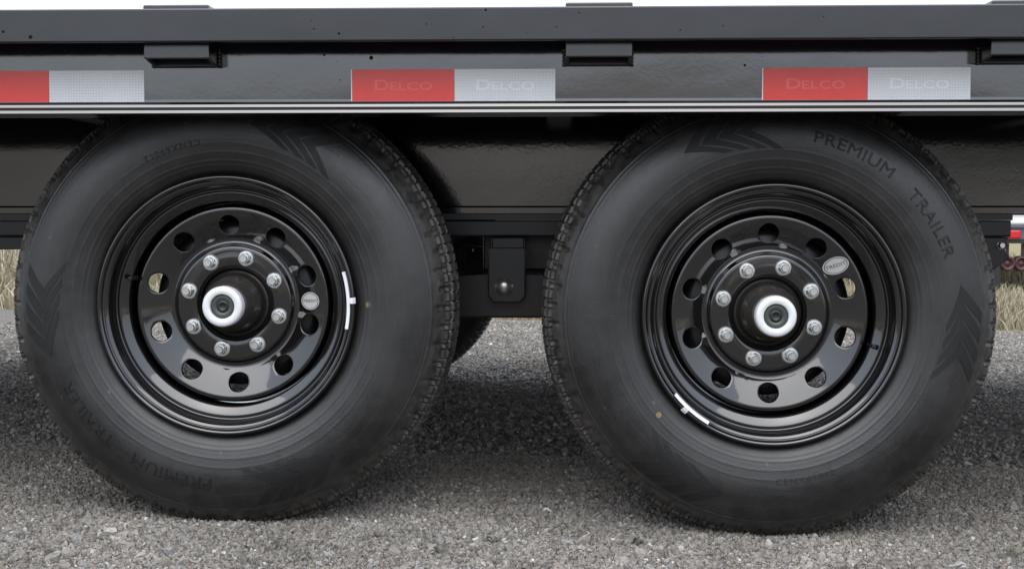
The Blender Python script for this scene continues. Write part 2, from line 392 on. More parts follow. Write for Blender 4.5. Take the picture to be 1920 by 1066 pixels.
# rub rail (front plate with rounded edges)
def round_rect(y0, y1, z0, z1, r, n=4):
    p = []
    for cy, cz, a0 in ((y1 - r, z1 - r, 0), (y0 + r, z1 - r, 90), (y0 + r, z0 + r, 180), (y1 - r, z0 + r, 270)):
        for k in range(n + 1):
            a = R(a0 + 90 * k / n); p.append((cy + r * math.cos(a), cz + r * math.sin(a)))
    return p
o = part('rub_rail', extrude_profile('rub_rail', round_rect(-.110, -.098, ZB + .2836, ZB + .3370, .0025), XL, XR), M['rail'], smooth=False)

# side channel, open outwards
def arc(cy, cz, r, a0, a1, n=5):
    return [(cy + r * math.cos(R(a0 + (a1 - a0) * k / n)), cz + r * math.sin(R(a0 + (a1 - a0) * k / n))) for k in range(n + 1)]
zf0, zf1, zt = ZB + .1700, ZB + .1855, ZB + .330
prof = []
prof += [(-.0125, zf0), (-.0125, zt), (-.090, zt), (-.090, zt - .011), (-.034, zt - .013)]
prof += arc(-.034, zt - .027, .014, 90, 0, 4)
prof += arc(-.034, zf1 + .014, .014, 0, -90, 5)
prof += [(-.086, zf1), (-.0878, zf1 - .0003), (-.0898, zf1 - .0045), (-.0884, zf1 - .0090), (-.0903, zf1 - .0096), (-.0923, zf1 - .0141), (-.0915, zf0 + .0004), (-.0900, zf0)]
part('side_channel', extrude_profile('side_channel', prof, XL, XR), M['channel'])

# stake pockets between the channel and the rub rail
def pocket(xc, w=.108):
    bm = bmesh.new()
    z0, z1 = ZB + .2600, ZB + .3475
    y0, y1 = -.0830, -.0225; t = .006
    out = [(-w/2, y0), (w/2, y0), (w/2, y1), (-w/2, y1)]; inn = [(-w/2 + t, y0 + t), (w/2 - t, y0 + t), (w/2 - t, y1 - t), (-w/2 + t, y1 - t)]
    vs = []
    for z in (z0, z1):
        vs.append([bm.verts.new((x, y, z - (.008 if z == z0 and y > -.05 else 0))) for x, y in out]); vs.append([bm.verts.new((x, y, z - (.007 if z == z0 and y > -.05 else 0))) for x, y in inn])
    for k in range(4):
        j = (k + 1) % 4
        bm.faces.new((vs[0][k], vs[0][j], vs[2][j], vs[2][k])); bm.faces.new((vs[1][j], vs[1][k], vs[3][k], vs[3][j]))
        bm.faces.new((vs[0][j], vs[0][k], vs[1][k], vs[1][j])); bm.faces.new((vs[2][k], vs[2][j], vs[3][j], vs[3][k]))
    bmesh.ops.recalc_face_normals(bm, faces=bm.faces)
    bmesh.ops.bevel(bm, geom=bm.edges[:], offset=.0022, segments=3, profile=.5, affect='EDGES')
    o = part('stake_pocket', from_bm('stake_pocket', bm), M['pocket']); o.location.x = xc
    # weld bead along the joint with the rail
    n = 16
    for sx in (-1, 1):
        wb = bmesh.new(); prev = None
        for k in range(n + 1):
            z = ZB + .2520 + .030 * k / n; r = .0032 + .0011 * math.sin(k * 1.9 + sx)
            ring = [wb.verts.new((sx * (w/2 + .0015) + r * math.cos(a), -.0235 + r * math.sin(a), z)) for a in (0, PI/3, 2*PI/3, PI, 4*PI/3, 5*PI/3)]
            if prev:
                for i in range(6): wb.faces.new((prev[i], prev[(i+1) % 6], ring[(i+1) % 6], ring[i]))
            prev = ring
        bmesh.ops.recalc_face_normals(wb, faces=wb.faces)
        part('weld_bead', from_bm('weld_bead', wb), M['rail'], o, True)
    return o
for xc in (-1.313, -.6235, .0640, .7420, 1.42): pocket(xc)

# reflective tape with watermark
TY = -.0206
def tape(x0, x1, kind, letters=True):
    z0, z1 = ZB + .1885, ZB + .2485
    m = M['tape_red'] if kind == 'red' else M['tape_white']
    me = box_me('tape', x0, x1, TY, TY + .0004, z0, z1)
    o = part('reflective_tape', me, m); o['label'] = f'{kind} retroreflective tape segment on the black side channel'
    if kind == 'red': part('tape_margin', box_me('tape_margin', x0 - .0016, x0 - .00005, TY, TY + .0004, z0, z1), M['tape_white_print'], o)
    if letters:
        Vs, Fs = [], []
        cx = (x0 + x1) / 2; xx = cx - .056
        for s, sz, dx in (('D', .029, .020), ('ELCO', .0225, .0690)):
            V_, F_ = text_geo(s, sz, .00015, 1.05, .0004)
            b0 = len(Vs); wd = 1.25
            Vs += [(xx + dx + v[0] * wd, TY - .0002 - v[2], z0 + .0255 + v[1] * .85) for v in V_]; Fs += [tuple(b0 + i for i in f) for f in F_]
        part('tape_lettering', mesh('tape_lettering', Vs, Fs), M['tape_red_print'] if kind == 'red' else M['tape_white_print'], o)
    return o
tape(-1.03, -.8585, 'red', False); tape(-.858, -.6965, 'white', False)
tape(-.3458, -.1748, 'red'); tape(-.1742, -.0066, 'white')
tape(.3366, .5075, 'red'); tape(.5081, .6754, 'white')

# deck, far side, crossmembers
part('deck', box_me('deck', XL, XR, -.012, 2.25, zt - .045, zt - .001), M['under'])
part('side_channel', box_me('side_channel_far', XL, XR, 2.251, 2.33, zf0, zt), M['under'])
for i in range(11):
    x = -2.45 + i * .49
    part('crossmember', box_me('crossmember', x - .025, x + .025, .0, 2.248, zt - .125, zt - .0465), M['under'])

# main I-beams
def ibeam(yc, m):
    zb = ZB + .0110; ztp = zt - .047; hw = .055
    p = [(yc - hw, zb), (yc + hw, zb), (yc + hw, zb + .011), (yc + .004, zb + .013), (yc + .004, ztp - .013), (yc + hw, ztp - .011), (yc + hw, ztp), (yc - hw, ztp), (yc - hw, ztp - .011), (yc - .004, ztp - .013)]
    p += arc(yc - .004 - .003, zb + .012 + .003, .003, 0, -90, 3) + [(yc - hw, zb + .011)]
    return part('main_beam', extrude_profile('main_beam', p, XL, XR), m)
ibeam(.44, M['beam']); ibeam(1.80, M['under'])

# ------------------------------------------------------------------ running gear
CM = camo.rotation_euler.to_matrix(); RT, UP, FW = CM.col[0].copy(), CM.col[1].copy(), -CM.col[2]
def P(px, py, Y):
    """metres from a pixel of the survey sheet at depth Y (X, Z)"""
    d = FW + RT * ((px - 960) / 2500.0) + UP * ((533 - py) / 2500.0)
    t = (Y + CAM_D) / d.y
    return d.x * t, ZB + d.z * t

def plate_me(name, pts, y0, y1, bev=.002):
    bm = bmesh.new()
    a = [bm.verts.new((x, y0, z)) for x, z in pts]; f = bm.faces.new(a)
    r = bmesh.ops.extrude_face_region(bm, geom=[f]); vs_ = [g for g in r['geom'] if isinstance(g, bmesh.types.BMVert)]
    bmesh.ops.translate(bm, verts=vs_, vec=(0, y1 - y0, 0)); bmesh.ops.recalc_face_normals(bm, faces=bm.faces)
    if bev: bmesh.ops.bevel(bm, geom=bm.edges[:], offset=bev, segments=2, profile=.5, affect='EDGES')
    return from_bm(name, bm)

def hexbolt_me(name, r, h, dome=False):
    bm = bmesh.new()
    n = 6
    prof = [(r * .98, 0), (r, -.1 * h), (r, -.8 * h), (r * .86, -h)]
    rings = []
    for (rr, y) in prof: rings.append([bm.verts.new((rr * math.cos(2*PI*k/n), y, rr * math.sin(2*PI*k/n))) for k in range(n)])
    for a, b in zip(rings[:-1], rings[1:]):
        for k in range(n): bm.faces.new((a[k], a[(k+1) % n], b[(k+1) % n], b[k]))
    bm.faces.new(rings[-1])
    lathe(bm, [(r * 1.28, 0), (r * 1.28, -.14 * h), (r * 1.02, -.2 * h)], 20)
    bmesh.ops.recalc_face_normals(bm, faces=bm.faces)
    return from_bm(name, bm)

part('subframe_rail', extrude_profile('subframe_rail', round_rect(.398, .480, ZB - .0355, ZB - .0030, .004), -1.25, .885), M['under'])
part('subframe_plate', extrude_profile('subframe_plate', round_rect(.388, .492, ZB - .0028, ZB + .0108, .0015), -1.25, .885), M['under'])
def hanger(x0, x1, zb, y0, y1):
    me = plate_me('spring_hanger', [(x0, ZB - .056), (x1, ZB - .056), (x1, zb + .012), (x1 - .010, zb), (x0 + .010, zb), (x0, zb + .012)], y0, y0 + .010)
    o = part('spring_hanger', me, M['under'])
    s = part('hanger_bracket', box_me('hanger_bracket', x0 + .006, x1 - .002, y0 + .0105, y1, ZB - .13, ZB - .0358, .003), M['under'], o)
    return o
bm = bmesh.new(); lathe(bm, [(.0145, 0), (.0145, -.002), (.0115, -.0025), (.0110, -.007), (.0088, -.0105), (.0050, -.0125), (.0, -.0130)], 24); bmesh.ops.recalc_face_normals(bm, faces=bm.faces); DOME = from_bm('pivot_bolt', bm)
h = hanger(-.138, -.0655, ZB - .163, .350, .470)
b = part('pivot_bolt', DOME, M['steel'], h, True); b.location = (-.107, .349, ZB - .132); b.scale = (1.25, 1.1, 1.25)
part('equalizer', plate_me('equalizer', [(-.30, ZB - .16), (-.26, ZB - .115), (-.14, ZB - .108), (-.06, ZB - .108), (.06, ZB - .115), (.10, ZB - .16), (.06, ZB - .196), (-.26, ZB - .196)], .385, .455, .004), M['under'])
h2 = part('spring_hanger', plate_me('rear_hanger', [(.47, ZB - .036), (.882, ZB - .036), (.875, ZB - .062), (.885, ZB - .075), (.855, ZB - .10), (.78, ZB - .10), (.70, ZB - .075), (.47, ZB - .070)], .40, .47), M['under'])
b = part('shackle_bolt', hexbolt_me('shackle_bolt', .006, .012), M['zinc'], h2); b.location = (.866, .3985, ZB - .052)
h3 = part('spring_hanger', plate_me('front_hanger', [(-1.28, ZB - .036), (-.70, ZB - .036), (-.70, ZB - .060), (-.95, ZB - .060), (-1.12, ZB - .062), (-1.28, ZB - .070)], .40, .47), M['under'])
part('hanger_brace', box_me('hanger_brace', -.155, -.005, .475, 1.76, ZB - .105, ZB - .030, .004), M['under'])
part('equalizer', plate_me('equalizer_far', [(-.30, ZB - .16), (-.26, ZB - .115), (.06, ZB - .115), (.10, ZB - .16), (.06, ZB - .196), (-.26, ZB - .196)], 1.79, 1.85, .004), M['under'])

def leaf_spring(x0, x1, y, zc):
    bm = bmesh.new(); xm = (x0 + x1) / 2; L = x1 - x0
    for k, fr in enumerate((1.0, .86, .66, .44)):
        n = 14; prev = None
        for i in range(n + 1):
            t = -1 + 2 * i / n; x = xm + t * L / 2 * fr; z = zc + .03 * (1 - (t * fr) ** 2) - .0095 * k
            ring = [bm.verts.new(c) for c in ((x, y - .028, z), (x, y + .028, z), (x, y + .028, z - .0085), (x, y - .028, z - .0085))]
            if prev:
                for q in range(4): bm.faces.new((prev[q], prev[(q+1) % 4], ring[(q+1) % 4], ring[q]))
            else: bm.faces.new(ring)
            prev = ring
        bm.faces.new(prev)
    bmesh.ops.recalc_face_normals(bm, faces=bm.faces)
    return from_bm('leaf_spring', bm)
HUBS = ((-.5709, ZB - .1487), (.3634, ZB - .1630))
for (hx, hz) in HUBS:
    for yy in (.44, 1.80):
        part('leaf_spring', leaf_spring(hx - .36, hx + .36, yy, hz + .060), M['under'])
    bm = bmesh.new(); lathe(bm, [(.0, .16), (.045, .16), (.045, 2.08), (.0, 2.08)], 28)
    ax = part('axle', from_bm('axle', bm), M['under'], T, True); ax.location = (hx, 0, hz)

# ------------------------------------------------------------------ wheels
RIM = .2235
side_f = pchip([.2215, .2275, .236, .250, .270, .296, .323, .344, .358, .368, .377],
               [.0265, .0205, .0145, .0076, .0022, .000, .0046, .0135, .0230, .0320, .0440])
TW = .235; TR = .3945

def rim_mesh(name, hole_rot):
    NS = 10; PER = 12; n = NS * PER
    bm = bmesh.new()
    outer = [(.2150, .0260), (.2205, .0235), (RIM, .0185), (RIM, .0125), (.2218, .0090), (.2195, .0078), (.2170, .0088), (.2150, .0118), (.2132, .0148),
             (.2124, .0154), (.2114, .0150), (.2104, .0155), (.2075, .0180), (.2042, .0215), (.2028, .0255), (.2020, .0380), (.2008, .0438), (.1990, .0456), (.1972, .0448), (.1950, .0436), (.1930, .0438),
             (.1912, .0450), (.1805, .0502), (.1790, .0520), (.1783, .0560), (.1780, .0700), (.1780, .1050), (.1790, .1250), (.1840, .1350), (.1980, .1480), (.2020, .1700), (.2040, .2000), (.2120, .2120), (.2235, .2160), (.2235, .2220)]
    lathe(bm, outer, n)
    global DZ
    dz = DZ = pchip([.062, .064, .068, .092, .0975, .1005, .1035, .1060, .1100, .1150, .1190, .1600, .1635, .1665, .1692, .1715],
               [.082, .0760, .0745, .0745, .0747, .0758, .0790, .0812, .0825, .0815, .0795, .0622, .0610, .0613, .0624, .0665])
    lathe(bm, [(.0620, .098), (.0620, .090)] + [(r, float(dz(r))) for r in (.0620, .0632, .0645, .068, .075, .083, .090, .094, .0975, .0992, .1005, .1020, .1035, .1048, .1060, .108, .1100, .1125, .1150, .117, .1190)], n)
    lathe(bm, [(r, float(dz(r))) for r in (.1600, .1615, .1630, .1645, .1658, .1670, .1682, .1692, .1702, .1710, .1716)] + [(.1730, .0700), (.1750, .0850), (.1772, .1000)], n)
    # hand-hole band, sector by sector
    r1, r2, rc, hr = .1190, .1600, .1385, .0172
    for s in range(NS):
        ta, tb = 2 * PI * s / NS, 2 * PI * (s + 1) / NS; tm = (ta + tb) / 2
        per = []
        for k in range(PER): per.append((ta + (tb - ta) * k / PER, r1))
        for k in range(4): per.append((tb, r1 + (r2 - r1) * k / 4))
        for k in range(PER): per.append((tb - (tb - ta) * k / PER, r2))
        for k in range(4): per.append((ta, r2 - (r2 - r1) * k / 4))
        hc = np.array([rc * math.cos(tm), rc * math.sin(tm)])
        rings = [[] for _ in range(8)]
        for (t, r) in per:
            q = np.array([r * math.cos(t), r * math.sin(t)]); d = (q - hc) / np.linalg.norm(q - hc)
            hp = hc + d * hr
            for i, tt in enumerate((0, 0, .05, .14, .32, .58, .8, 1.0)):
                pt = hp + (q - hp) * tt
                rr = np.linalg.norm(pt)
                if tt == 1.0: pt = q; rr = r
                y = float(dz(min(max(rr, r1), r2)))
                if i == 0: y += .0060
                elif i == 1: y += .0012
                rings[i].append(bm.verts.new((pt[0], y, pt[1])))
        m_ = len(per)
        for a, b in zip(rings[:-1], rings[1:]):
            for k in range(m_): bm.faces.new((a[k], a[(k+1) % m_], b[(k+1) % m_], b[k]))
    bmesh.ops.remove_doubles(bm, verts=bm.verts, dist=1e-5)
    bmesh.ops.recalc_face_normals(bm, faces=bm.faces)
    # bottom hole of the pattern sits at -90 deg + hole_rot (sector centres are at 18 + 36 k)
    bmesh.ops.rotate(bm, verts=bm.verts, cent=(0, 0, 0), matrix=Matrix.Rotation(-R(hole_rot), 3, 'Y'))
    return from_bm(name, bm)

def contact(x, y, z, load):
    """flatten the tyre where it meets the ground"""
    zg = -load + SLOPE * x
    pen = np.maximum(0, zg - z)
    near = np.clip((zg + .075 - z) / .075, 0, 1)
    y2 = TW / 2 + (y - TW / 2) * (1 + .09 * near ** 2)
    return x, y2, np.where(z < zg, zg - pen * .05, z)

def tyre_mesh(name, load, rot):
    NA = 864
    rs = np.concatenate([np.linspace(.2215, .236, 7), np.linspace(.236, .358, 84)[1:], np.linspace(.358, .377, 8)[1:]])
    left = [(r, float(side_f(r))) for r in rs]
    yt = np.linspace(.0470, TW - .0470, 54)
    tread = []
    for y in yt:
        u = (y - TW / 2) / (TW / 2 - .047)
        tread.append((TR - .0125 * abs(u) ** 2.6, y))
    prof = left + tread + [(r, TW - y) for r, y in left[::-1]]
    pr = np.array(prof); th = np.arange(NA) * 2 * PI / NA
    Rm = np.repeat(pr[:, 0][:, None], NA, 1); Ym = np.repeat(pr[:, 1][:, None], NA, 1); Th = np.repeat(th[None, :], len(prof), 0)
    c = np.abs(Ym - TW / 2)
    d = np.zeros_like(Rm)
    # circumferential grooves, slightly zigzag
    zig = .0016 * np.sign(np.sin(Th * 48))
    for g in (.020, .058):
        d = np.maximum(d, np.clip((.0046 - np.abs(c - g - zig)) / .0016, 0, 1) * .0080)
    # shoulder slots, alternating long and short, plus thin sipes
    npitch = 72
    ph = (Th * npitch / (2 * PI)) % 1.0
    ph2 = (Th * npitch / (2 * PI) + .02 * np.sign(Ym - TW/2)) % 2.0
    slot = np.clip((.11 - np.abs(ph - .5)) / .05, 0, 1)
    low = np.where(ph2 < 1, .3615, .3670)
    zone = np.clip((c - .062) / .002, 0, 1) * (Rm > low)
    d = np.maximum(d, slot * zone * np.where(Rm > .373, .0024, .0017))
    sipe = np.clip((.03 - np.abs(((ph + .0) % .5) - .25)) / .012, 0, 1)
    d = np.maximum(d, sipe * ((c < .0575) & (Rm > .378)) * .0035)
    d = np.maximum(d, sipe * ((c > .064) & (Rm > .3745)) * .0022)
    # wear scuff and mould ribs on the sidewall
    Rm2 = Rm - np.where(c < TW / 2 - .03, d, 0) - np.where((c >= TW/2 - .03), d * .35, 0)
    Ym2 = Ym + np.where(c >= TW / 2 - .048, np.sign(TW / 2 - Ym) * d * .8, 0)
    rib = .0010 * (1.1 * np.exp(-((Rm - .3540) / .0016) ** 2) + .5 * np.exp(-((Rm - .3480) / .0014) ** 2) + .8 * np.exp(-((Rm - .2480) / .0016) ** 2) + .6 * np.exp(-((Rm - .2405) / .0014) ** 2) + .45 * np.exp(-((Rm - .2625) / .0016) ** 2) + .3 * np.exp(-((Rm - .2780) / .0016) ** 2))
    Ym2 = Ym2 - np.sign(TW / 2 - Ym) * rib
    X = Rm2 * np.cos(Th + rot); Z = Rm2 * np.sin(Th + rot); Y = Ym2
    if load: X, Y, Z = contact(X, Y, Z, load)
    nv = len(prof)
    V = np.stack([X, Y, Z], -1).reshape(-1, 3)
    i = np.arange(nv - 1)[:, None]; k = np.arange(NA)[None, :]; k2 = (k + 1) % NA
    F = np.stack([i * NA + k, (i + 1) * NA + k, (i + 1) * NA + k2, i * NA + k2], -1).reshape(-1, 4)
    me = bpy.data.meshes.new(name)
    me.vertices.add(len(V)); me.vertices.foreach_set('co', V.ravel())
    me.loops.add(F.size); me.loops.foreach_set('vertex_index', F.ravel().astype(np.int32))
    me.polygons.add(len(F)); me.polygons.foreach_set('loop_start', np.arange(0, F.size, 4)); me.polygons.foreach_set('loop_total', np.full(len(F), 4))
    flat = (pr[:-1, 0] > .361)
    me.polygons.foreach_set('use_smooth', np.repeat(~flat, NA))
    me.update(calc_edges=True); me.validate()
    return me

def on_side(r, th, raise_, load):
    r = np.asarray(r); th = np.asarray(th)
    x = r * np.cos(th); z = r * np.sin(th); y = side_f(r) - raise_
    if load: x, y, z = contact(x, y, z, load)
    return x, y, z

def arc_text(s, size, r0, th0, load, raise_=.0009, spacing=1.0, wide=1.0, inward=False):
    V_, F_ = text_geo(s, size, .5, spacing)
    r = r0 + V_[:, 1]; th = th0 - V_[:, 0] * wide / (r0 + size * .35)
    if inward: r = r0 - V_[:, 1]; th = th0 + V_[:, 0] * wide / r0
    x, y, z = on_side(r, th, np.where(V_[:, 2] > 0, raise_, -.001), load)
    return mesh('sidewall_lettering', np.stack([x, y, z], -1), F_)

def chevrons(th0, load):
    """four V-shaped ribbed bands pointing counter-clockwise"""
    Vs, Fs = [], []
    n = 10
    for k in range(4):
        tip = th0 + R(9.5) - R(5.6) * k
        band = R(5.0)
        rlo, rhi = .286 - .002 * k, .348
        rm = .313
        for up in (0, 1):
            for i in range(n + 1):
                t = i / n
                r = rm + (rhi - rm) * t if up else rm - (rm - rlo) * t
                back = R(8.5 if up else 12.0) * t
                for e in (0, 1):
                    tt = tip - back - band * e * (1 - .35 * t)
                    x, y, z = on_side(r, tt, .0007, load); Vs.append((float(x), float(y), float(z)))
            b0 = len(Vs) - 2 * (n + 1)
            for i in range(n):
                q = (b0 + 2*i, b0 + 2*i + 1, b0 + 2*i + 3, b0 + 2*i + 2)
                Fs.append(q if up else q[::-1])
    return mesh('chevron_pattern', Vs, Fs)

def disc_me(name, prof, n=48):
    bm = bmesh.new(); lathe(bm, prof, n); bmesh.ops.remove_doubles(bm, verts=bm.verts, dist=1e-6); bmesh.ops.recalc_face_normals(bm, faces=bm.faces)
    return from_bm(name, bm)
nut_me = None
def lug_nut_mesh():
    bm = bmesh.new(); n = 6; r = .0098
    prof = [(r * 1.0, .0), (r, -.016), (r * .93, -.0175)]
    rings = [[bm.verts.new((rr * math.cos(2*PI*k/n), y, rr * math.sin(2*PI*k/n))) for k in range(n)] for rr, y in prof]
    for a, b in zip(rings[:-1], rings[1:]):
        for k in range(n): bm.faces.new((a[k], a[(k+1) % n], b[(k+1) % n], b[k]))
    bm.faces.new(rings[-1])
    lathe(bm, [(.0145, .001), (.0145, -.0035), (.0128, -.0052), (.0095, -.0055)], 24)       # cone flange
    lathe(bm, [(.0068, -.0170), (.0068, -.0240), (.0060, -.0255), (.0, -.0255)], 16)         # stud end
    bmesh.ops.remove_doubles(bm, verts=bm.verts, dist=1e-6); bmesh.ops.recalc_face_normals(bm, faces=bm.faces)
    return from_bm('lug_nut', bm)
nut_me = lug_nut_mesh(); nut_me.materials.append(M['zinc'])
hub_me = disc_me('hub', [(.0, .105), (.0605, .105), (.0605, .0900), (.0560, .0885), (.0520, .0870), (.0500, .0800), (.0490, .0660), (.0478, .0650), (.0474, .0500), (.0462, .0492), (.0462, .0455), (.0455, .0445), (.0446, .0310), (.0428, .0302), (.0428, .0265), (.0412, .0256), (.0412, .0190), (.0392, .0182), (.0392, .0120), (.0375, .0112), (.0375, .0070), (.0, .0070)], 64)
cap_me = disc_me('hub_cap', [(.0345, .0072), (.0345, -.0090), (.0335, -.0120), (.0310, -.0135), (.0225, -.0135), (.0212, -.0125), (.0205, -.0085), (.0205, .0)], 64)
plug_me = disc_me('hub_plug', [(.0205, -.006), (.0200, -.0085), (.0170, -.0100), (.0125, -.0092), (.0105, -.0070), (.0, -.0070)], 40)
btn_me = disc_me('plug_button', [(.0105, -.0068), (.0100, -.0080), (.0060, -.0084), (.0050, -.0074), (.0, -.0074)], 32)
drum_me = disc_me('brake_drum', [(.050, .102), (.132, .104), (.143, .108), (.148, .116), (.148, .165), (.152, .168), (.152, .185), (.120, .190), (.0, .190)], 72)
valve_me = disc_me('valve_stem', [(.0065, .012), (.0065, .0), (.0050, -.003), (.0045, -.022), (.0055, -.0225), (.0055, -.034), (.0045, -.0355), (.0, -.0355)], 20)

def weight_mesh(a0, a1, tab):
    """coated strip weight stuck to the inside of the rim flange with its clip"""
    Vs, Fs = [], []; n = 14
    sect = [(.2108, .0170), (.2100, .0165), (.2100, .0045), (.2152, .0035), (.2152, .0110)]
    m_ = len(sect)
    for i in range(n + 1):
        t = R(a0 + (a1 - a0) * i / n)
        Vs += [(r * math.cos(t), y, r * math.sin(t)) for r, y in sect]
        if i:
            for q in range(m_): Fs.append(((i-1)*m_+q, (i-1)*m_+(q+1) % m_, i*m_+(q+1) % m_, i*m_+q))
    Fs += [tuple(range(m_)), tuple(range(n*m_, n*m_+m_))[::-1]]
    w1 = mesh('wheel_weight', Vs, Fs)
    Vs, Fs = [], []
    for i in range(4):
        t = R(tab - 1.3 + 2.6 * i / 3)
        s2 = [(.2145, .0033), (.2145, .0022), (.2205, .0045), (.2245, .0090), (.2238, .0110), (.2200, .0062)]
        Vs += [(r * math.cos(t), y, r * math.sin(t)) for r, y in s2]
        if i:
            for q in range(6): Fs.append(((i-1)*6+q, (i-1)*6+(q+1) % 6, i*6+(q+1) % 6, i*6+q))
    Fs += [tuple(range(6)), tuple(range(18, 24))[::-1]]
    w2 = mesh('weight_clip', Vs, Fs)
    for m_ in (w1, w2):
        bm = bmesh.new(); bm.from_mesh(m_); bmesh.ops.recalc_face_normals(bm, faces=bm.faces); bm.to_mesh(m_); bm.free()
    return w1, w2

def sticker(parent, cx, cz, a, b, rot, text, tsize):
    """oval foil label laid on the disc band; band slope followed by its own depth"""
    dzf = lambda r: float(DZ(r))
    Vs = []; n = 40; nr = 5
    ca, sa = math.cos(rot), math.sin(rot)
    def put(u, v, off):
        x = cx + u * ca - v * sa; z = cz + u * sa + v * ca
        return (x, dzf(math.hypot(x, z)) - off, z)
    Vs.append(put(0, 0, .0007))
    Fs = []
    for j in range(1, nr + 1):
        for k in range(n):
            t = 2 * PI * k / n; Vs.append(put(a * math.cos(t) * j / nr, b * math.sin(t) * j / nr, .0007))
    for k in range(n): Fs.append((0, 1 + k, 1 + (k+1) % n))
    for j in range(nr - 1):
        for k in range(n):
            Fs.append((1 + j*n + k, 1 + (j+1)*n + k, 1 + (j+1)*n + (k+1) % n, 1 + j*n + (k+1) % n))
    s = obj('oval_label', mesh('oval_label', Vs, Fs), M['silver'], parent)
    V_, F_ = text_geo(text, tsize, .0, 1.0)
    V_ = V_.copy(); V_[:, 1] -= tsize * .32
    obj('label_print', mesh('label_print', [put(v[0] * 1.15, v[1], .0011) for v in V_], F_), M['ink'], parent)
    Vs, Fs = [], []
    for k in range(n):
        t = 2 * PI * k / n
        for q in (.90, .84): Vs.append(put(a * math.cos(t) * q, b * math.sin(t) * q, .0011))
    for k in range(n):
        j = (k + 1) % n; Fs.append((2*k, 2*k+1, 2*j+1, 2*j))
    obj('label_border', mesh('label_border', Vs, Fs), M['ink'], parent)

def add_common(W, nut0):
    for nm, me, m in (('hub', hub_me, 'hub'), ('hub_cap', cap_me, 'capmetal'), ('hub_plug', plug_me, 'plug'), ('plug_button', btn_me, 'plug_dark'), ('brake_drum', drum_me, 'under')):
        o = obj(nm, me, M[m], W, True)
    for k in range(8):
        a = R(nut0 + 45 * k); o = obj('lug_nut', nut_me, None, W)
        o.location = (.0825 * math.cos(a), .0743, .0825 * math.sin(a)); o.rotation_euler = (0, random.uniform(0, 1), 0)

def add_rubber(W, load, rot):
    obj('tyre', tyre_mesh('tyre', load, rot), M['rubber'], W)
    obj('sidewall_lettering', arc_text('PREMIUM', .028, .2970, rot + R(64.5), load, .0016, 1.05, 1.25), M['rubber_dark'], W)
    obj('sidewall_lettering', arc_text('TRAILER', .028, .2970, rot + R(31), load, .0016, 1.05, 1.20), M['rubber_dark'], W)
    obj('sidewall_lettering', arc_text('CENX69012', .0145, .2860, rot + R(-79), load, .0008, 1.25, 1.15, True), M['rubber_dark'], W)
    for a in (0, 110, 245):
        obj('chevron_pattern', chevrons(rot + R(a), load), M['rubber_dark'], W)

def dot(W, px, pz, load):
    r = math.hypot(px, pz); th = math.atan2(pz, px); Vs = []; n = 16
    for k in range(n):
        x, y, z = on_side(math.hypot(px + .0048 * math.cos(2*PI*k/n), pz + .0048 * math.sin(2*PI*k/n)), math.atan2(pz + .0048 * math.sin(2*PI*k/n), px + .0048 * math.cos(2*PI*k/n)), .0005, load)
        Vs.append((float(x), float(y), float(z)))
    obj('paint_dot', mesh('paint_dot', Vs, [tuple(range(n))]), M['dot'], W)

LOADS = (.3805, .3825)
WH = []
for i, (hx, hz) in enumerate(HUBS):
    W = part('wheel', rim_mesh('wheel', (2.9, .4)[i]), M['wheelpaint'], T, True)
    W.location = (hx, 0, hz)
    add_common(W, (74.5, 72.4)[i]); add_rubber(W, LOADS[i], (R(187), 0)[i])
    WH.append(W)
def rel(i, px, py, Y):
    x, z = P(px, py, Y); return x - HUBS[i][0], z - HUBS[i][1]
for i, (a0, a1, tab) in enumerate(((-10.5, 16, 2.5), (219, 239, 227))):
    w1, w2 = weight_mesh(a0, a1, tab)
    obj('wheel_weight', w1, M['weight'], WH[i]); obj('weight_clip', w2, M['weight'], WH[i])
WH[0]['label'] = 'black steel wheel with a white weight on the right of its rim'
WH[1]['label'] = 'black steel wheel with a white weight at the lower left of its rim'
sx_, sz_ = rel(0, 581, 564, .068); sticker(WH[0], sx_, sz_, .0170, .0155, R(2), 'TREDIT', .0072)
sx_, sz_ = rel(1, 1568, 498, .064); sticker(WH[1], sx_, sz_, .0215, .0150, R(20), 'TREDIT', .0090)
dot(WH[0], *rel(0, 690, 571, .006), None); dot(WH[1], *rel(1, 1235, 777, .006), None)
for i, (px, py) in enumerate(((243, 520), (1641, 650))):
    v = obj('valve_stem', valve_me, M['rubber_dark'], WH[i], True); x, z = rel(i, px, py, .05)
    v.location = (x * .97, .060, z * .97); v.scale = (.75, .75, .75)

# far-side wheels, turned to face the other way
far_rim = rim_mesh('wheel_far', 8); far_tyre = tyre_mesh('tyre_far', .3815, 1.0)
for i, (hx, hz) in enumerate(HUBS):
    W = part('wheel', far_rim, M['wheelpaint'], T, True); W.location = (hx, 2.24, hz); W.rotation_euler = (0, 0, PI)
    obj('tyre', far_tyre, M['rubber'], W); obj('brake_drum', drum_me, M['under'], W, True); obj('hub', hub_me, M['hub'], W, True)

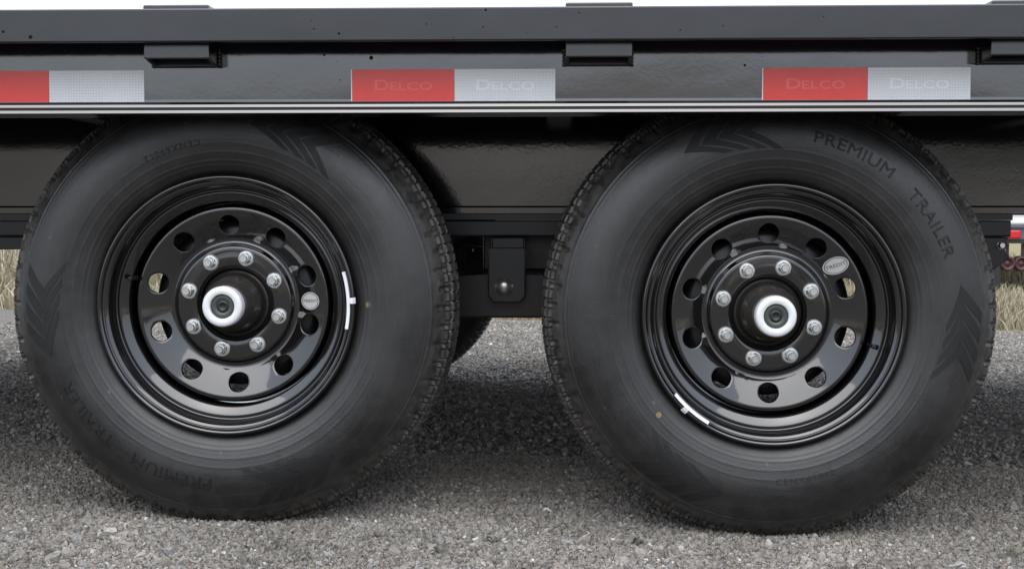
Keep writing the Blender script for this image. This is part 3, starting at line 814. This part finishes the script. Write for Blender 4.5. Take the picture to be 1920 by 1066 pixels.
# ------------------------------------------------------------------ background: dry grass and a parked trailer
def grass_mat():
    m, nt, b = mat('dry_grass', (.3, .25, .13), .8)
    at = N(nt, 'ShaderNodeAttribute', attribute_name='tone', attribute_type='GEOMETRY')
    c = ramp(nt, at.outputs['Fac'], [(0, (.09, .115, .05)), (.25, (.165, .165, .085)), (.5, (.25, .215, .14)), (.75, (.32, .28, .20)), (.92, (.38, .34, .26)), (1, (.12, .085, .065))])
    nt.links.new(c, b.inputs['Base Color']); return m
def grass(n, x0, x1, y0, y1, hmin, hmax, label, toneshift, far_right=False):
    X = rng.uniform(x0, x1, n); Y = rng.uniform(0, 1, n) ** 1.3 * (y1 - y0) + y0
    if far_right: Y = np.where(X > 1.6, 8.75 + (Y - y0) * .5, Y)
    H = rng.uniform(hmin, hmax, n); A = rng.uniform(0, 2 * PI, n); W_ = rng.uniform(.003, .007, n); L = rng.normal(0, .35, (n, 2)) * H[:, None]
    Zg = SLOPE * X + GROUND_Z
    dx, dy = np.cos(A) * W_, np.sin(A) * W_
    p0 = np.stack([X - dx, Y - dy, Zg], -1); p1 = np.stack([X + dx, Y + dy, Zg], -1)
    m0 = np.stack([X - dx * .8 + L[:, 0] * .35, Y - dy * .8 + L[:, 1] * .35, Zg + H * .55], -1); m1 = np.stack([X + dx * .8 + L[:, 0] * .35, Y + dy * .8 + L[:, 1] * .35, Zg + H * .55], -1)
    tp = np.stack([X + L[:, 0], Y + L[:, 1], Zg + H], -1)
    V = np.stack([p0, p1, m0, m1, tp], 1).reshape(-1, 3); b0 = np.arange(n) * 5
    F = [f for b in b0.tolist() for f in ((b, b+1, b+3, b+2), (b+2, b+3, b+4))]
    me = mesh('dry_grass', V, F)
    tone = np.clip(rng.normal(.5, .2, n) + toneshift + .25 * (H - hmin) / (hmax - hmin), 0, 1)
    at = me.attributes.new('tone', 'FLOAT', 'POINT'); at.data.foreach_set('value', np.repeat(tone, 5).astype(np.float32))
    o = obj('dry_grass', me, M.setdefault('grass', grass_mat())); o['kind'] = 'stuff'; o['label'] = label; o['category'] = 'grass'
grass(42000, -7, 7, 4.8, 8.7, .03, .14, 'short yellow-green grass at the edge of the gravel lot', -.12)
grass(36000, -8, 8, 5.8, 10.5, .12, .34, 'tall dry straw-coloured grass behind the gravel lot', -.06, True)

B = bpy.data.objects.new('parked_trailer', None); COL.objects.link(B); BX, BY = 3.4, 8.2
B.location = (BX, BY, gz(BX)); B['label'] = 'parked trailer with a red tail light in the grass beyond the right tyre'; B['category'] = 'trailer'
def bz(py): return P(1890, py, BY)[1] - gz(BX)
def bx(px): return P(px, 430, BY)[0] - BX
M['bgrey'] = paint('grey_blue_paint', (.10, .12, .15), .4, 1.5)
M['bblack'] = paint('faded_black_paint', (.015, .015, .017), .4, 1.5)
M['bred'] = paint('dark_red_paint', (.055, .014, .016), .5, 1.5)
M['bwhite'] = mat('white_deck_edge', (.78, .78, .8), .5)[0]
M['lens'] = mat('red_lens', (.55, .02, .03), .15)[0]
def bpart(name, x0, x1, y0, y1, z0, z1, m, bev=.006, parent=B): return obj(name, box_me(name, x0, x1, y0, y1, z0, z1, bev), M[m], parent)
bpart('deck', bx(1840), 1.6, -.05, 1.9, bz(419), bz(409), 'bwhite')
bpart('side_rail', bx(1840), 1.6, -.06, 0, bz(425.5), bz(419.4), 'bgrey')
tl = bpart('light_box', bx(1872), 1.6, -.03, .05, bz(448), bz(426), 'bgrey')
bpart('tail_light', bx(1884), bx(1911), -.05, -.031, bz(447), bz(431), 'lens', .012, tl)
bpart('tail_light', bx(1950), bx(1977), -.05, -.031, bz(447), bz(431), 'lens', .012, tl)
bpart('bumper', bx(1860), 1.6, -.02, .06, bz(456), bz(448.5), 'bblack')
lg = bpart('jack_leg', bx(1866), bx(1878), 0, .05, 0, bz(456.4), 'bblack')
bpart('jack_collar', bx(1858), bx(1886), -.01, .06, bz(476), bz(466), 'bgrey', .004, lg)
bpart('lower_rail', bx(1884), 1.6, .1, .16, bz(502), bz(490), 'bred')
for k in range(4):
    bpart('stake', bx(1889 + 33 * k), bx(1897 + 33 * k), .05, .09, bz(495), bz(456.6), 'bred', .003)

for px in (1891, 1917, 1945):
    me = disc_me('wheel', [(.0, -.02), (.012, -.02), (.020, -.01), (.036, -.008), (.040, -.03), (.052, -.03), (.058, -.012), (.058, .06), (.0, .06)], 28)
    o = obj('wheel', me, M['bred'], B, True); o.location = (bx(px), .02, bz(494))
